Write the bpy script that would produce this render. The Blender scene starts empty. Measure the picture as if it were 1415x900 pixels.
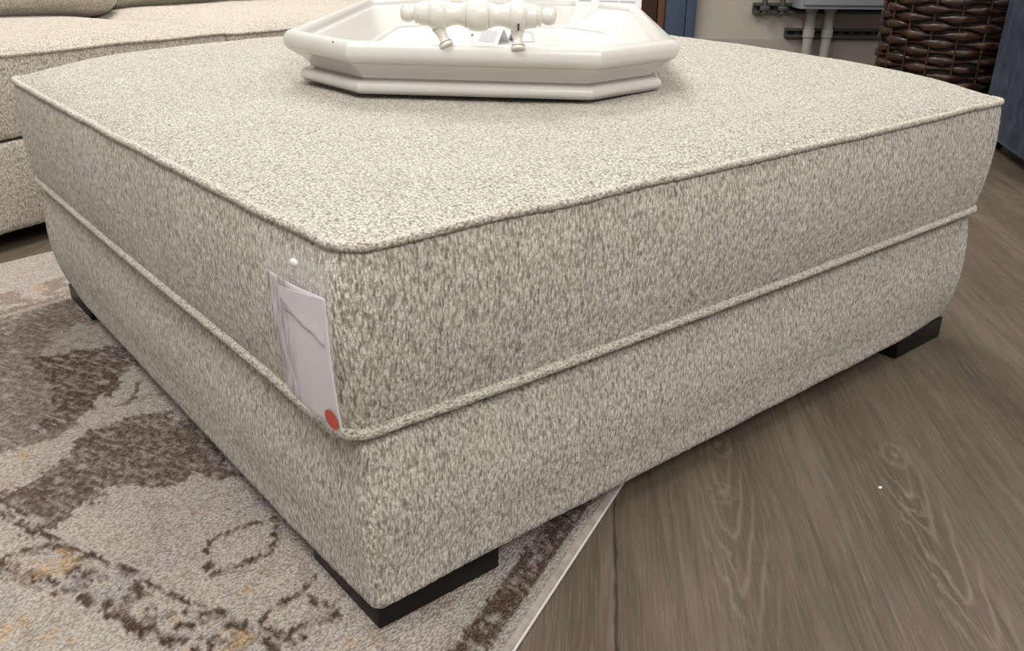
import bpy, bmesh, math, random
import numpy as np
from mathutils import Vector, Matrix, noise
random.seed(7); rng = np.random.default_rng(7)
SC = bpy.context.scene
COL = SC.collection

# ------------------------------------------------------------------ camera
CAM = np.array([-.32948, -.63622, .69994]); YAW, PITCH, ROLL, FPX = .8815, .4180, .0091, 1184.0
fw = np.array([math.cos(PITCH)*math.cos(YAW), math.cos(PITCH)*math.sin(YAW), -math.sin(PITCH)])
r0 = np.array([math.sin(YAW), -math.cos(YAW), 0]); u0 = np.cross(r0, fw)
rr = r0*math.cos(ROLL)+u0*math.sin(ROLL); uu = -r0*math.sin(ROLL)+u0*math.cos(ROLL)
cd = bpy.data.cameras.new('camera'); cam = bpy.data.objects.new('camera', cd); COL.objects.link(cam)
cam.matrix_world = Matrix(((rr[0], uu[0], -fw[0], CAM[0]), (rr[1], uu[1], -fw[1], CAM[1]), (rr[2], uu[2], -fw[2], CAM[2]), (0, 0, 0, 1)))
cd.sensor_fit = 'HORIZONTAL'; cd.sensor_width = 36; cd.lens = FPX*36/1415; cd.clip_start = .02
SC.camera = cam
def floor_pt(x, y, z=0.0):            # where a measured picture point meets the height z
    d = fw+rr*(x-707.5)/FPX-uu*(y-450)/FPX
    t = (z-CAM[2])/d[2]; return CAM+d*t
HV = np.array([math.cos(YAW), math.sin(YAW), 0]); RV = np.array([math.sin(YAW), -math.cos(YAW), 0])

# ------------------------------------------------------------------ nodes
class NT:
    def __init__(s, name):
        s.m = bpy.data.materials.new(name); s.m.use_nodes = True; s.t = s.m.node_tree; s.t.nodes.clear()
        s.out = s.n('ShaderNodeOutputMaterial'); s.b = s.n('ShaderNodeBsdfPrincipled'); s.l(s.b.outputs[0], s.out.inputs[0])
    def n(s, typ, **kw):
        x = s.t.nodes.new(typ)
        for k, v in kw.items():
            if hasattr(x, k) and k not in x.inputs: setattr(x, k, v)
            else: s.set(x.inputs[k], v)
        return x
    def l(s, a, b): s.t.links.new(a, b)
    def set(s, inp, v):
        if isinstance(v, bpy.types.NodeSocket): s.l(v, inp)
        else: inp.default_value = v
    def co(s): return s.n('ShaderNodeTexCoord').outputs['Object']
    def mp(s, v, scale=(1, 1, 1), rot=(0, 0, 0), loc=(0, 0, 0)):
        x = s.n('ShaderNodeMapping'); s.l(v, x.inputs[0]); x.inputs['Scale'].default_value = scale
        x.inputs['Rotation'].default_value = rot; x.inputs['Location'].default_value = loc; return x.outputs[0]
    def noise(s, v, scale, detail=2, rough=.5, dist=0, col=False):
        x = s.n('ShaderNodeTexNoise'); s.l(v, x.inputs['Vector']); x.inputs['Scale'].default_value = scale
        x.inputs['Detail'].default_value = detail; x.inputs['Roughness'].default_value = rough; x.inputs['Distortion'].default_value = dist
        return x.outputs['Color' if col else 'Fac']
    def vor(s, v, scale, feature='F1', out='Distance', rnd=1):
        x = s.n('ShaderNodeTexVoronoi'); x.feature = feature; s.l(v, x.inputs['Vector']); x.inputs['Scale'].default_value = scale
        x.inputs['Randomness'].default_value = rnd; return x.outputs[out]
    def math(s, op, a, b=0.0, c=None, clamp=False):
        x = s.n('ShaderNodeMath'); x.operation = op; x.use_clamp = clamp; s.set(x.inputs[0], a); s.set(x.inputs[1], b)
        if c is not None: s.set(x.inputs[2], c)
        return x.outputs[0]
    def ramp(s, f, stops, interp='LINEAR'):
        x = s.n('ShaderNodeValToRGB'); s.l(f, x.inputs[0]); e = x.color_ramp.elements; x.color_ramp.interpolation = interp
        while len(e) < len(stops): e.new(.5)
        for el, (p, c) in zip(e, stops):
            el.position = p; el.color = (*c, 1) if len(c) == 3 else c
        return x.outputs[0]
    def rv(s, f, a, b, c=0.0, d=1.0):
        x = s.n('ShaderNodeMapRange'); s.set(x.inputs[0], f)
        for i, v in enumerate((a, b, c, d)): x.inputs[i+1].default_value = v
        return x.outputs[0]
    def mix(s, f, a, b, mode='MIX'):
        x = s.n('ShaderNodeMix'); x.data_type = 'RGBA'; x.blend_type = mode; s.set(x.inputs[0], f)
        for i, v in ((6, a), (7, b)):
            s.set(x.inputs[i], (*v, 1) if isinstance(v, tuple) and len(v) == 3 else v)
        return x.outputs[2]
    def bump(s, h, strength=.5, dist=.002, normal=None):
        x = s.n('ShaderNodeBump'); s.l(h, x.inputs['Height']); x.inputs['Strength'].default_value = strength; x.inputs['Distance'].default_value = dist
        if normal is not None: s.l(normal, x.inputs['Normal'])
        return x.outputs[0]
    def fin(s, color=None, rough=None, normal=None, **kw):
        if color is not None: s.set(s.b.inputs['Base Color'], (*color, 1) if isinstance(color, tuple) and len(color) == 3 else color)
        if rough is not None: s.set(s.b.inputs['Roughness'], rough)
        if normal is not None: s.l(normal, s.b.inputs['Normal'])
        for k, v in kw.items(): s.set(s.b.inputs[k.replace('_', ' ')], v)
        return s.m

def mat_fabric(name, dark, mid, light, zs=.30, fine=1.12, bs=.9):
    m = NT(name); c = m.co()
    warp = m.noise(c, 90, 1, col=True)
    v = m.n('ShaderNodeVectorMath', operation='MULTIPLY_ADD'); m.l(warp, v.inputs[0]); v.inputs[1].default_value = (.003, .003, .003); m.l(c, v.inputs[2])
    v = m.mp(v.outputs[0], (1, 1, zs))
    n1 = m.noise(v, 430*fine, 3, .65)
    n2 = m.noise(v, 240*fine, 2, .5)
    v1 = m.vor(v, 300*fine)
    tuft = m.math('SUBTRACT', 1.0, v1)
    a = m.math('MULTIPLY_ADD', n1, .75, m.math('MULTIPLY', n2, .35))
    a = m.math('MULTIPLY_ADD', tuft, .35, a)          # ~ .35*.55 + .55 = .75
    col = m.ramp(a, [(.52, dark), (.70, mid), (.86, light)])
    big = m.noise(c, 7, 3, .6)
    col = m.mix(m.rv(big, .35, .65, 0, .22), col, m.mix(1, col, (.80, .77, .74), 'MULTIPLY'))
    nrm = m.bump(a, bs, .006)
    return m.fin(col, .95, nrm, Sheen_Weight=.25, Sheen_Roughness=.6, Specular_IOR_Level=.15)

FAB = mat_fabric('cream_boucle', (.225, .198, .158), (.54, .498, .425), (.87, .84, .765), bs=.9)
FABS = mat_fabric('cream_boucle_sofa', (.22, .19, .15), (.45, .405, .34), (.70, .65, .57), .6, .9, .5)
FABP = mat_fabric('cream_boucle_piping', (.24, .21, .16), (.60, .55, .465), (.86, .82, .73), 1, 1.0, .8)

def simple(name, col, rough=.5, **kw):
    m = NT(name); c = m.co()
    n = m.noise(c, 40, 3, .5)
    cc = m.mix(m.rv(n, .3, .7, 0, .12), col, tuple(x*.8 for x in col))
    return m.fin(cc, rough, **kw)

M_leg = NT('black_lacquer')
M_leg.fin((.006, .0055, .0055), .42, M_leg.bump(M_leg.noise(M_leg.mp(M_leg.co(), (1, 1, 8)), 30, 2), .06, .002), Specular_IOR_Level=.25); M_leg = M_leg.m
M_white = NT('white_enamel'); _c = M_white.co()
_chip = M_white.noise(_c, 46, 2, .4)
M_white.fin(M_white.mix(M_white.rv(M_white.noise(_c, 14, 3), .3, .7, 0, .5), (.71, .70, .67), (.66, .65, .615)), .25,
            M_white.bump(M_white.noise(_c, 25, 2), .05, .003), Coat_Weight=.35, Coat_Roughness=.12); M_white = M_white.m
M_cream = NT('distressed_cream_paint'); _c = M_cream.co()
_f = M_cream.rv(M_cream.noise(_c, 130, 2, .5), .76, .80, 0, 1)
M_cream.fin(M_cream.mix(_f, M_cream.mix(M_cream.noise(_c, 60, 2), (.76, .735, .67), (.84, .815, .76)), (.20, .13, .08)), .3,
            M_cream.bump(M_cream.noise(_c, 60, 2), .12, .002), Coat_Weight=.3, Coat_Roughness=.15); M_cream = M_cream.m
M_line = simple('dark_glaze', (.25, .19, .13), .5)
M_paper = simple('white_paper', (.82, .82, .83), .6)
M_ink = simple('grey_ink', (.42, .43, .47), .7)
M_inkd = simple('dark_ink', (.16, .16, .22), .7)
M_olive = simple('olive_print', (.42, .40, .31), .7)
M_red = simple('red_sticker', (.58, .07, .045), .5)
M_pin = simple('white_plastic', (.85, .85, .82), .4)
M_greyp = simple('grey_card', (.50, .51, .52), .6)

# ------------------------------------------------------------------ object helpers
def link(name, me, mat, parent=None):
    o = bpy.data.objects.new(name, me); COL.objects.link(o)
    if mat: me.materials.append(mat)
    if parent: o.parent = parent
    return o
def thing(name, label, cat, loc=(0, 0, 0), rz=0, group=None):
    o = bpy.data.objects.new(name, None); COL.objects.link(o); o.empty_display_size = .1
    o.location = loc; o.rotation_euler = (0, 0, rz); o['label'] = label; o['category'] = cat
    if group: o['group'] = group
    return o
def tag(o, label, cat, group=None):
    o['label'] = label; o['category'] = cat
    if group: o['group'] = group
    return o
def struct(o): o['kind'] = 'structure'; return o
def mesh(name, V, F, smooth=True):
    me = bpy.data.meshes.new(name); me.from_pydata([tuple(map(float, v)) for v in V], [], F); me.update()
    if smooth: me.polygons.foreach_set('use_smooth', [True]*len(me.polygons))
    return me
def fixn(me):
    bm = bmesh.new(); bm.from_mesh(me); bmesh.ops.recalc_face_normals(bm, faces=bm.faces); bm.to_mesh(me); bm.free(); return me
def autosharp(me, deg=35):
    bm = bmesh.new(); bm.from_mesh(me)
    for e in bm.edges:
        if len(e.link_faces) == 2 and e.calc_face_angle(0) > math.radians(deg): e.smooth = False
    bm.to_mesh(me); bm.free(); return me
def loft(rings, close_v=False, cap0=False, cap1=False):
    n = len(rings[0]); V = np.concatenate(rings); F = []; R = len(rings)
    for k in range(R if close_v else R-1):
        a = k*n; b = ((k+1) % R)*n
        for i in range(n):
            j = (i+1) % n; F.append((a+i, a+j, b+j, b+i))
    if cap0: F.append(tuple(range(n))[::-1])
    if cap1: F.append(tuple((R-1)*n+i for i in range(n)))
    return V, F
def box_me(name, lo, hi, bev=.004, seg=2):
    bm = bmesh.new(); bmesh.ops.create_cube(bm, size=1)
    lo = np.array(lo, float); hi = np.array(hi, float)
    for v in bm.verts: v.co = Vector(((lo+hi)/2+np.array(v.co)*(hi-lo)))
    if bev: bmesh.ops.bevel(bm, geom=bm.edges[:], offset=bev, segments=seg, affect='EDGES', profile=.5)
    me = bpy.data.meshes.new(name); bm.to_mesh(me); bm.free()
    me.polygons.foreach_set('use_smooth', [True]*len(me.polygons)); autosharp(me, 40 if seg < 3 else 60); return me
def tube(path, rad, n=10, closed=False, cap=True):
    P = [np.array(p, float) for p in path]; R = rad if hasattr(rad, '__len__') else [rad]*len(P)
    rings = []; L = len(P); up = None
    for i in range(L):
        t = (P[(i+1) % L]-P[i-1]) if closed else (P[min(i+1, L-1)]-P[max(i-1, 0)])
        t = t/(np.linalg.norm(t)+1e-12)
        if up is None:
            a = np.array([0, 0, 1.]) if abs(t[2]) < .9 else np.array([1., 0, 0]); up = a-t*(a@t)
        else: up = up-t*(up@t)
        up = up/np.linalg.norm(up); s = np.cross(t, up)
        rings.append(np.array([P[i]+R[i]*(up*math.cos(q)+s*math.sin(q)) for q in np.arange(n)*2*math.pi/n]))
    return loft(rings, close_v=closed, cap0=cap and not closed, cap1=cap and not closed)
def lathe(prof, n=32):                # prof = [(radius, height)], along z
    q = np.arange(n)*2*math.pi/n
    rings = [np.stack([r*np.cos(q), r*np.sin(q), np.full(n, z)], 1) for r, z in prof]
    return loft(rings, cap0=True, cap1=True)
def displace(o, size, strength, seed=0):
    t = bpy.data.textures.new('tufts', 'CLOUDS'); t.noise_scale = size; t.noise_depth = 1
    d = o.modifiers.new('tufts', 'DISPLACE'); d.texture = t; d.strength = strength; d.mid_level = .5; d.texture_coords = 'LOCAL'

def rrect(L, W, rc, N):               # rounded rectangle perimeter: points, normals, mid-side weight, corner weight
    segs = [(L-2*rc), (W-2*rc)]*2; arc = math.pi/2*rc; tot = 2*(L+W-4*rc)+4*arc
    P = []; Nn = []; T = []; side = []
    s = np.arange(N)*tot/N
    for d in s:
        k = 0
        while True:
            if d < segs[k]:
                t = d/segs[k]
                st = [(rc, 0), (L, rc), (L-rc, W), (0, W-rc)][k]; dr = [(1, 0), (0, 1), (-1, 0), (0, -1)][k]; no = [(0, -1), (1, 0), (0, 1), (-1, 0)][k]
                P.append((st[0]+dr[0]*d, st[1]+dr[1]*d)); Nn.append(no); T.append(math.sin(math.pi*t)); side.append(k); break
            d -= segs[k]
            if d < arc:
                a = -math.pi/2+k*math.pi/2+d/rc
                c = [(L-rc, rc), (L-rc, W-rc), (rc, W-rc), (rc, rc)][k]
                P.append((c[0]+rc*math.cos(a), c[1]+rc*math.sin(a))); Nn.append((math.cos(a), math.sin(a))); T.append(0); side.append(-1); break
            d -= arc; k += 1
            if k == 4: k = 3; d = segs[3]*.999
    return np.array(P), np.array(Nn), np.array(T), np.array(side)

# ================================================================== OTTOMAN
L, W = 1.32, 1.283
ZB, ZS, ZT = .050, .262, .456
ott = thing('ottoman', 'large square cream boucle ottoman with piped cushion top and black block legs', 'ottoman')
rdir = np.array([math.sin(YAW), -math.cos(YAW)])
def near_fix(P, amt, s=.16):
    g = np.exp(-(P[:, 0]**2+P[:, 1]**2)/s**2)[:, None]
    return P+g*amt*rdir[None, :]
CN = np.array([L/2, W/2])
def wav(P, f, a, seed):               # gentle hand-sewn irregularity
    return np.array([noise.noise(Vector((p[0]*f+seed, p[1]*f, seed*1.7)))*a for p in P])
def crown(Pxy):
    a = np.abs(2*Pxy[:, 0]/L-1).clip(0, 1); b = np.abs(2*Pxy[:, 1]/W-1).clip(0, 1)
    pa = np.where(Pxy[:, 0] < CN[0], 5., 9.); pb = np.where(Pxy[:, 1] < CN[1], 5., 9.)
    base = ((1-a**pa)*(1-b**pb)).clip(0, 1)**.55
    yt = (Pxy[:, 0]-.6959)*.664+(Pxy[:, 1]-.6738)*.748
    return (.0500+.024*yt)*base
def cushion_rings(N):
    P, Nn, T, side = rrect(L, W, .035, N)
    rings = []
    zs = np.linspace(ZS, ZT, 46)
    far = ((side == 1) | (side == 2)).astype(float)
    lift = lambda s: far*T**.6*.014*s+wav(P, 9, .0022, 3)*s
    for z in zs:
        s = (z-ZS)/(ZT-ZS)
        off = -.007*(1-s)+.011*math.sin(math.pi*min(s*1.02, 1))**.6+.004*T
        off = off+wav(P, 5, .004, 11)*math.sin(math.pi*min(1, s))
        Q = P+Nn*np.reshape(off, (-1, 1))
        Q = near_fix(Q, .004*s-.007*(1-s))
        rings.append(np.column_stack([Q, z+lift(s)]))
    top = rings[-1].copy()
    ss = np.concatenate([1-np.linspace(.003, .05, 16)**1.0, np.linspace(.945, .02, 110)])
    for s in ss:
        Q = CN+(top[:, :2]-CN)*s
        h = crown(Q)*(1-s**60)**.5
        d = 1-s
        z = ZT+(top[:, 2]-ZT)*s**2+h
        z = z+wav(Q, 3.0, .004, 5)*min(1, d*8)
        rings.append(np.column_stack([Q, z]))
    return rings, P, Nn
rings, P0, N0 = cushion_rings(1240)
V, F = loft(rings, cap1=True)
F.append(tuple(range(len(P0)))[::-1])
cushion = link('cushion', mesh('cushion', V, F), FAB, ott); displace(cushion, .0045, .0022)
TOPRING = rings[45]; BOTRING = rings[0]
def piping(ring, r, dz, out, name, parent, mat):
    c = ring[:, :2].mean(0); d = ring[:, :2]-CN; 
    nn = np.roll(ring[:, :2], -1, 0)-np.roll(ring[:, :2], 1, 0); nn = np.column_stack([nn[:, 1], -nn[:, 0]]); nn /= np.linalg.norm(nn, axis=1)[:, None]
    path = np.column_stack([ring[:, :2]+nn*out, ring[:, 2]+dz])
    Vp, Fp = tube(path, r, 10, closed=True)
    o = link(name, fixn(mesh(name, Vp, Fp)), mat, parent); displace(o, .004, .003); return o
piping(TOPRING, .0052, .001, .0005, 'top_piping', cushion, FABP)
piping(BOTRING, .0064, .0015, .0030, 'seam_piping', cushion, FABP)

P, Nn, T, side = rrect(L-.022, W-.022, .012, 1240); P = P+.011
prof = [(-.16, .0385), (-.10, .0385), (-.03, .0385), (-.010, .0388), (-.003, .0405), (.0005, .044), (.002, .052), (.002, .075)]
prof += [(.002+.006*math.sin(math.pi*(z-.08)/.145), z) for z in np.linspace(.09, .222, 26)]
prof += [(.001, .230), (-.001, .238), (-.005, .245), (-.012, .251), (-.022, .2555), (-.05, .2590), (-.15, .2605)]
rings = []
for off, z in prof:
    s = (z-.045)/.21
    cr = 1-T**.25                       # corners pull in more at the bottom
    o_ = off-.011*max(0, (.10-z)/.055)**1.6*np.exp(-((P-np.array([L, 0]))**2).sum(1)/.12**2)-.011*max(0, (.10-z)/.055)**1.6*np.exp(-((P-np.array([0, W]))**2).sum(1)/.12**2)
    Q = P+Nn*np.reshape(o_+wav(P, 6, .003, 20)*math.sin(math.pi*min(1, max(0, s))), (-1, 1))
    Q = near_fix(Q, .006, .14)
    rings.append(np.column_stack([Q, np.full(len(Q), z)+wav(P, 12, .0016, 30)]))
V, F = loft(rings, cap0=True, cap1=True)
bx = link('base', mesh('base', V, F), FAB, ott); displace(bx, .0045, .0022)
LS = .168
RUGZ = .009
ax = .0172
for (x0, y0, zb) in ((ax, ax, RUGZ), (L-ax-LS, ax, 0.0), (ax, W-ax-LS, RUGZ), (L-ax-LS, W-ax-LS, 0.0)):
    o = link('leg', box_me('leg', (x0, y0, zb+.0005), (x0+LS, y0+LS*.92, .042), .0025), M_leg, ott)
    if x0 < .1 and y0 < .1: o.location = (.0045, -.0035, 0)

# ================================================================== HANG TAG
def plane_x(x, y, X):
    d = fw+rr*(x-707.5)/FPX-uu*(y-450)/FPX; return CAM+d*(X-CAM[0])/d[0]
tg = thing('hang_tag', 'clear plastic hang tag sleeve with folded white paper pinned to the ottoman corner', 'price tag', (-.02, .055, .28))
def patch(name, c00, c10, c11, c01, mat, parent, fx, nu=24, nv=32, th=.0004):
    # corners are (y, z); fx(y, z) gives x
    V = []; F = []
    for side_ in (0, 1):
        for j in range(nv+1):
            for i in range(nu+1):
                u, v = i/nu, j/nv
                y = (1-u)*(1-v)*c00[0]+u*(1-v)*c10[0]+u*v*c11[0]+(1-u)*v*c01[0]
                z = (1-u)*(1-v)*c00[1]+u*(1-v)*c10[1]+u*v*c11[1]+(1-u)*v*c01[1]
                V.append((fx(y, z)-side_*th, y, z))
    n = (nu+1)*(nv+1)
    for s_ in (0, 1):
        for j in range(nv):
            for i in range(nu):
                a = s_*n+j*(nu+1)+i; q = (a, a+1, a+nu+2, a+nu+1); F.append(q if s_ else q[::-1])
    bd = [i for i in range(nu+1)]+[j*(nu+1)+nu for j in range(1, nv+1)]+[nv*(nu+1)+i for i in range(nu-1, -1, -1)]+[j*(nu+1) for j in range(nv-1, 0, -1)]
    for k in range(len(bd)):
        a, b = bd[k], bd[(k+1) % len(bd)]; F.append((a, b, n+b, n+a))
    o = link(name, fixn(mesh(name, np.array(V), F)), mat); 
    if parent:
        o.parent = parent; o.location = -parent.location
    return o
def tagx(y, z):
    return -.0245-.004*math.sin((z-.28)/.17*math.pi)-.0015*math.sin(y*45)-.0022*max(0, (z-.40)/.05)
M_sleeve = NT('clear_plastic')
tr = M_sleeve.n('ShaderNodeBsdfTransparent'); gl = M_sleeve.n('ShaderNodeBsdfPrincipled')
gl.inputs['Base Color'].default_value = (.78, .78, .80, 1); gl.inputs['Roughness'].default_value = .12
M_sleeve.l(M_sleeve.bump(M_sleeve.noise(M_sleeve.co(), 30, 2), .3, .004), gl.inputs['Normal'])
mx = M_sleeve.n('ShaderNodeMixShader'); mx.inputs[0].default_value = .17; M_sleeve.l(tr.outputs[0], mx.inputs[1]); M_sleeve.l(gl.outputs[0], mx.inputs[2]); M_sleeve.l(mx.outputs[0], M_sleeve.out.inputs[0]); M_sleeve = M_sleeve.m
X = -.026
c = lambda x, y: plane_x(x, y, X)[1:]
patch('plastic_sleeve', c(400, 540), c(474, 606), c(455, 371), c(367, 330), M_sleeve, tg, lambda y, z: tagx(y, z)-.0016, th=.0003)
M_tp = NT('tag_paper'); _c = M_tp.co()
_st = M_tp.noise(M_tp.mp(_c, (1, 20, 5)), 6, 4, .6)
_g = M_tp.n('ShaderNodeSeparateXYZ'); M_tp.l(_c, _g.inputs[0])
_left = M_tp.math('MULTIPLY', M_tp.rv(_g.outputs[1], .035, .060, 0, 1), M_tp.rv(_g.outputs[2], .055, .09, 0, 1))
_k = M_tp.math('MULTIPLY', _left, M_tp.rv(_st, .40, .62, 0, 1))
M_tp.fin(M_tp.mix(_k, M_tp.mix(M_tp.noise(_c, 60, 3), (.72, .705, .705), (.82, .81, .82)), (.22, .20, .27)), .5); M_tp = M_tp.m
pp = patch('paper', c(401, 539), c(473, 603), c(449, 413), c(369, 372), M_tp, tg, tagx, th=.0006)
# move the paper mesh so its texture space starts at the thing's base
pp2 = patch('folded_flap', c(389, 406), c(452, 478), c(448, 412), c(388, 393), simple('flap_paper', (.80, .79, .80), .5), tg, lambda y, z: tagx(y, z)-.0009, th=.0004)
crease = [np.array([tagx(*c(*q))-.0017, *c(*q)]) for q in ((392, 412), (400, 424), (412, 432), (420, 440), (428, 450), (438, 458), (446, 470), (452, 479))]
Vc, Fc = tube(crease, [.0003, .0008, .0009, .0012, .0009, .0009, .0007, .0003], 6)
o = link('crease', fixn(mesh('crease', Vc, Fc)), simple('crease_grey', (.30, .29, .31), .6), tg); o.location = -tg.location
def disc(name, cy, cz, ry, rz, mat, parent, off):
    V = [(tagx(cy, cz)-off, cy, cz)]+[(tagx(cy+ry*math.cos(a), cz+rz*math.sin(a))-off, cy+ry*math.cos(a), cz+rz*math.sin(a)) for a in np.arange(28)*2*math.pi/28]
    F = [(0, 1+i, 1+(i+1) % 28) for i in range(28)]
    o = link(name, mesh(name, V, F), mat, parent); o.location = -parent.location; return o
q = c(460.5, 579.5); disc('round_sticker', q[0], q[1], .0112, .0098, M_red, tg, .0024)
q = c(412, 362)
V, F = lathe([(.0005, -.002), (.003, -.002), (.0042, 0), (.0030, .0018), (.0008, .002)], 14)
o = link('fastener', fixn(mesh('fastener', V, F)), M_pin, tg); o.location = Vector((X-.004, q[0], q[1]))-tg.location; o.rotation_euler = (0, math.pi/2, .3); o.scale = (1, 1.3, 1)

# ================================================================== TRAY
TA = -.7262; TC = np.array([.6959, .6738]); TZ = .5085; TILT = .02; TROLL = .013
def tray_m():
    ex = Vector((math.cos(TA), math.sin(TA), 0)); ey = Vector((-math.sin(TA), math.cos(TA), TILT)).normalized(); ez = ex.cross(ey); ex = (ex-ez*TROLL).normalized(); ez = ex.cross(ey)
    return Matrix(((ex.x, ey.x, ez.x, TC[0]), (ex.y, ey.y, ez.y, TC[1]), (ex.z, ey.z, ez.z, TZ), (0, 0, 0, 1)))
tray = thing('serving_tray', 'white octagonal wooden serving tray with turned handles on the ottoman', 'tray')
tray.matrix_world = tray_m()
def octo(a, b, cx, cy):
    return [(-a+cx, -b), (a-cx, -b), (a, -b+cy), (a, b-cy), (a-cx, b), (-a+cx, b), (-a, b-cy), (-a, -b+cy)]
def oct_ring(inset, z, a=.2986, b=.4326, ch=.122, sub=6):
    k = octo(a-inset, b-inset, ch-.586*inset, ch-.586*inset)
    pts = []
    for i in range(8):
        p, q = np.array(k[i]), np.array(k[(i+1) % 8])
        for j in range(sub): pts.append(p+(q-p)*j/sub)
    return np.column_stack([np.array(pts), np.full(8*sub, z)])
def ribs_sharp(me, n=48, sub=6, rings=0):
    bm = bmesh.new(); bm.from_mesh(me); bm.verts.ensure_lookup_table()
    for e in bm.edges:
        i, j = e.verts[0].index, e.verts[1].index
        if i % n == j % n and i % sub == 0: e.smooth = False
        elif len(e.link_faces) == 2 and e.calc_face_angle(0) > math.radians(48): e.smooth = False
    bm.to_mesh(me); bm.free(); return me
body = [(.0405, .0155), (.0405, .0190), (.0380, .0200)]
for t in np.linspace(0, 1, 9):        # cove wall sweeping out to the lip
    body.append((.036-.026*t**1.5, .0205+.022*t))
for a in np.linspace(-80, 175, 20):   # rounded lip
    body.append((.0125-.0125*math.cos(math.radians(a)), .0575+.0145*math.sin(math.radians(a))))
body += [(.030, .0570)]
body += [(.068-.038*(1-t), .0225+.0345*(1-t)) for t in np.linspace(.08, 1, 8)]
body += [(.0690, .0215), (.0780, .0213), (.0788, .0205), (.0790, .0140), (.14, .0138)]
V, F = loft([oct_ring(i_, z*1.035) for i_, z in body], cap1=True, cap0=True)
tb = link('tray_body', ribs_sharp(fixn(mesh('tray_body', V, F))), M_white, tray)
mold = [(.060, .0006), (.024, .0006)]
for a in np.linspace(-75, 85, 12): mold.append((.0285-.0085*math.cos(math.radians(a)), .0088+.0080*math.sin(math.radians(a))))
mold += [(.034, .0172), (.060, .0172)]
V, F = loft([oct_ring(i_, z*1.035) for i_, z in mold], cap1=True, cap0=True)
link('base_molding', ribs_sharp(fixn(mesh('base_molding', V, F))), M_white, tray)
def make_handle(ysign):
    h = link('handle', None, None, tray) if False else None
    yb = ysign*.4200; zb = .1125
    # turned bar, a lathe along x
    pr = [(-.107, .0), (-.1065, .004), (-.105, .0085), (-.101, .0115), (-.096, .0122), (-.091, .0108), (-.0885, .0088), (-.0875, .0088), (-.0865, .0125), (-.084, .0138), (-.0822, .0122),
          (-.081, .0118), (-.0805, .0145), (-.077, .0158), (-.070, .0162), (-.067, .0175), (-.0662, .0165), (-.0650, .0185), (-.060, .0205), (-.054, .0212), (-.048, .0205), (-.0440, .0188), (-.0432, .0172), (-.0415, .0175),
          (-.036, .0150), (-.030, .0136), (-.025, .0140), (-.020, .0158), (-.0165, .0182), (-.0155, .0165), (-.0145, .0186), (-.012, .0200), (-.006, .0216), (0, .0222)]
    pr = pr+[(-x, r) for x, r in pr[-2::-1]]
    V, F = lathe([(max(r, .0004), x+.006) for x, r in pr], 36)
    V = np.array([(v[2], v[0]+yb, v[1]+zb) for v in V])
    hb = link('handle', autosharp(fixn(mesh('handle', V, F)), 50), M_cream, tray)
    for sx in (-1, 1):
        fx_ = (-.036 if sx < 0 else .062); top = np.array([fx_-(.013 if sx < 0 else .002), yb, zb-.0165]); ft = np.array([fx_, ysign*(.4285 if sx < 0 else .4305), (.0715 if sx < 0 else .0695)])
        ax_ = ft-top; ln = np.linalg.norm(ax_); ax_ /= ln
        pf = [(.0, 0), (.0098, 0), (.0100, .05), (.0095, .10), (.0088, .14), (.0092, .16), (.0083, .24), (.0070, .42), (.0066, .55), (.0072, .70), (.0088, .80), (.0082, .82), (.0096, .86), (.0098, .96), (.0092, 1.0), (.002, 1.02)]
        V, F = lathe([(max(r, .0004), t*ln) for r, t in pf], 24)
        zax = Vector(ax_); xax = zax.orthogonal().normalized(); yax = zax.cross(xax)
        V = np.array([np.array(xax)*v[0]+np.array(yax)*v[1]+np.array(zax)*v[2]+top for v in V])
        link('post', autosharp(fixn(mesh('post', V, F)), 50), M_cream, hb)
        for tt in (.13, .83):
            cpt = top+ax_*ln*tt
            path = [cpt+np.array(xax)*.0088*math.cos(a)+np.array(yax)*.0088*math.sin(a) for a in np.arange(24)*2*math.pi/24]
            V, F = tube(path, .0006, 5, closed=True); link('glaze_ring', mesh('glaze_ring', V, F), M_line, hb)
make_handle(-1); make_handle(1)
for (x_, y_, z_, w_, h_) in ((.0620, -.4402, .100, .0013, .0045), (.2905, -.02, .0735, .0016, .0014), (-.20, -.4050, .0700, .0012, .0010)):
    o = link('paint_chip', box_me('paint_chip', (-w_, -.0005, -h_), (w_, .0005, h_), .0004, 1), simple('chip_dark', (.06, .035, .025), .8), tray); o.location = (x_, y_, z_)

# papers lying in the tray, each a thing of its own
def in_tray(o, x, y, z, rz=0):
    o.matrix_world = tray_m() @ Matrix.Translation((x, y, z)) @ Matrix.Rotation(rz, 4, 'Z')
def flat(name, pts, z, th, mat, parent):
    n = len(pts); V = [(x, y, z) for x, y in pts]+[(x, y, z+th) for x, y in pts]
    F = [tuple(range(n))[::-1], tuple(range(n, 2*n))]+[(i, (i+1) % n, n+(i+1) % n, n+i) for i in range(n)]
    return link(name, mesh(name, V, F, False), mat, parent)
def rect(x, y, w, h): return [(x-w/2, y-h/2), (x+w/2, y-h/2), (x+w/2, y+h/2), (x-w/2, y+h/2)]
FZ = .0150
s1 = thing('printed_sheet', 'white printed sheet with an olive oval picture, left in the tray', 'paper'); in_tray(s1, -.150, .07, FZ, .05)
flat('sheet', rect(0, 0, .115, .24), 0, .0008, M_paper, s1)
ov = [(.030*math.cos(a)-.010+.004*math.sin(3*a), .050*math.sin(a)-.005) for a in np.arange(26)*2*math.pi/26]
flat('oval_print', ov, .0009, .0002, M_olive, s1)
for i in range(7): flat('bar_mark', rect(.036+.0030*i, .004, .0018 if i % 3 else .0026, .040), .0009, .0002, M_inkd, s1)
s2 = thing('printed_sheet', 'white sheet with two round grey drawings, right in the tray', 'paper'); in_tray(s2, .115, .09, FZ, -.12)
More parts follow.
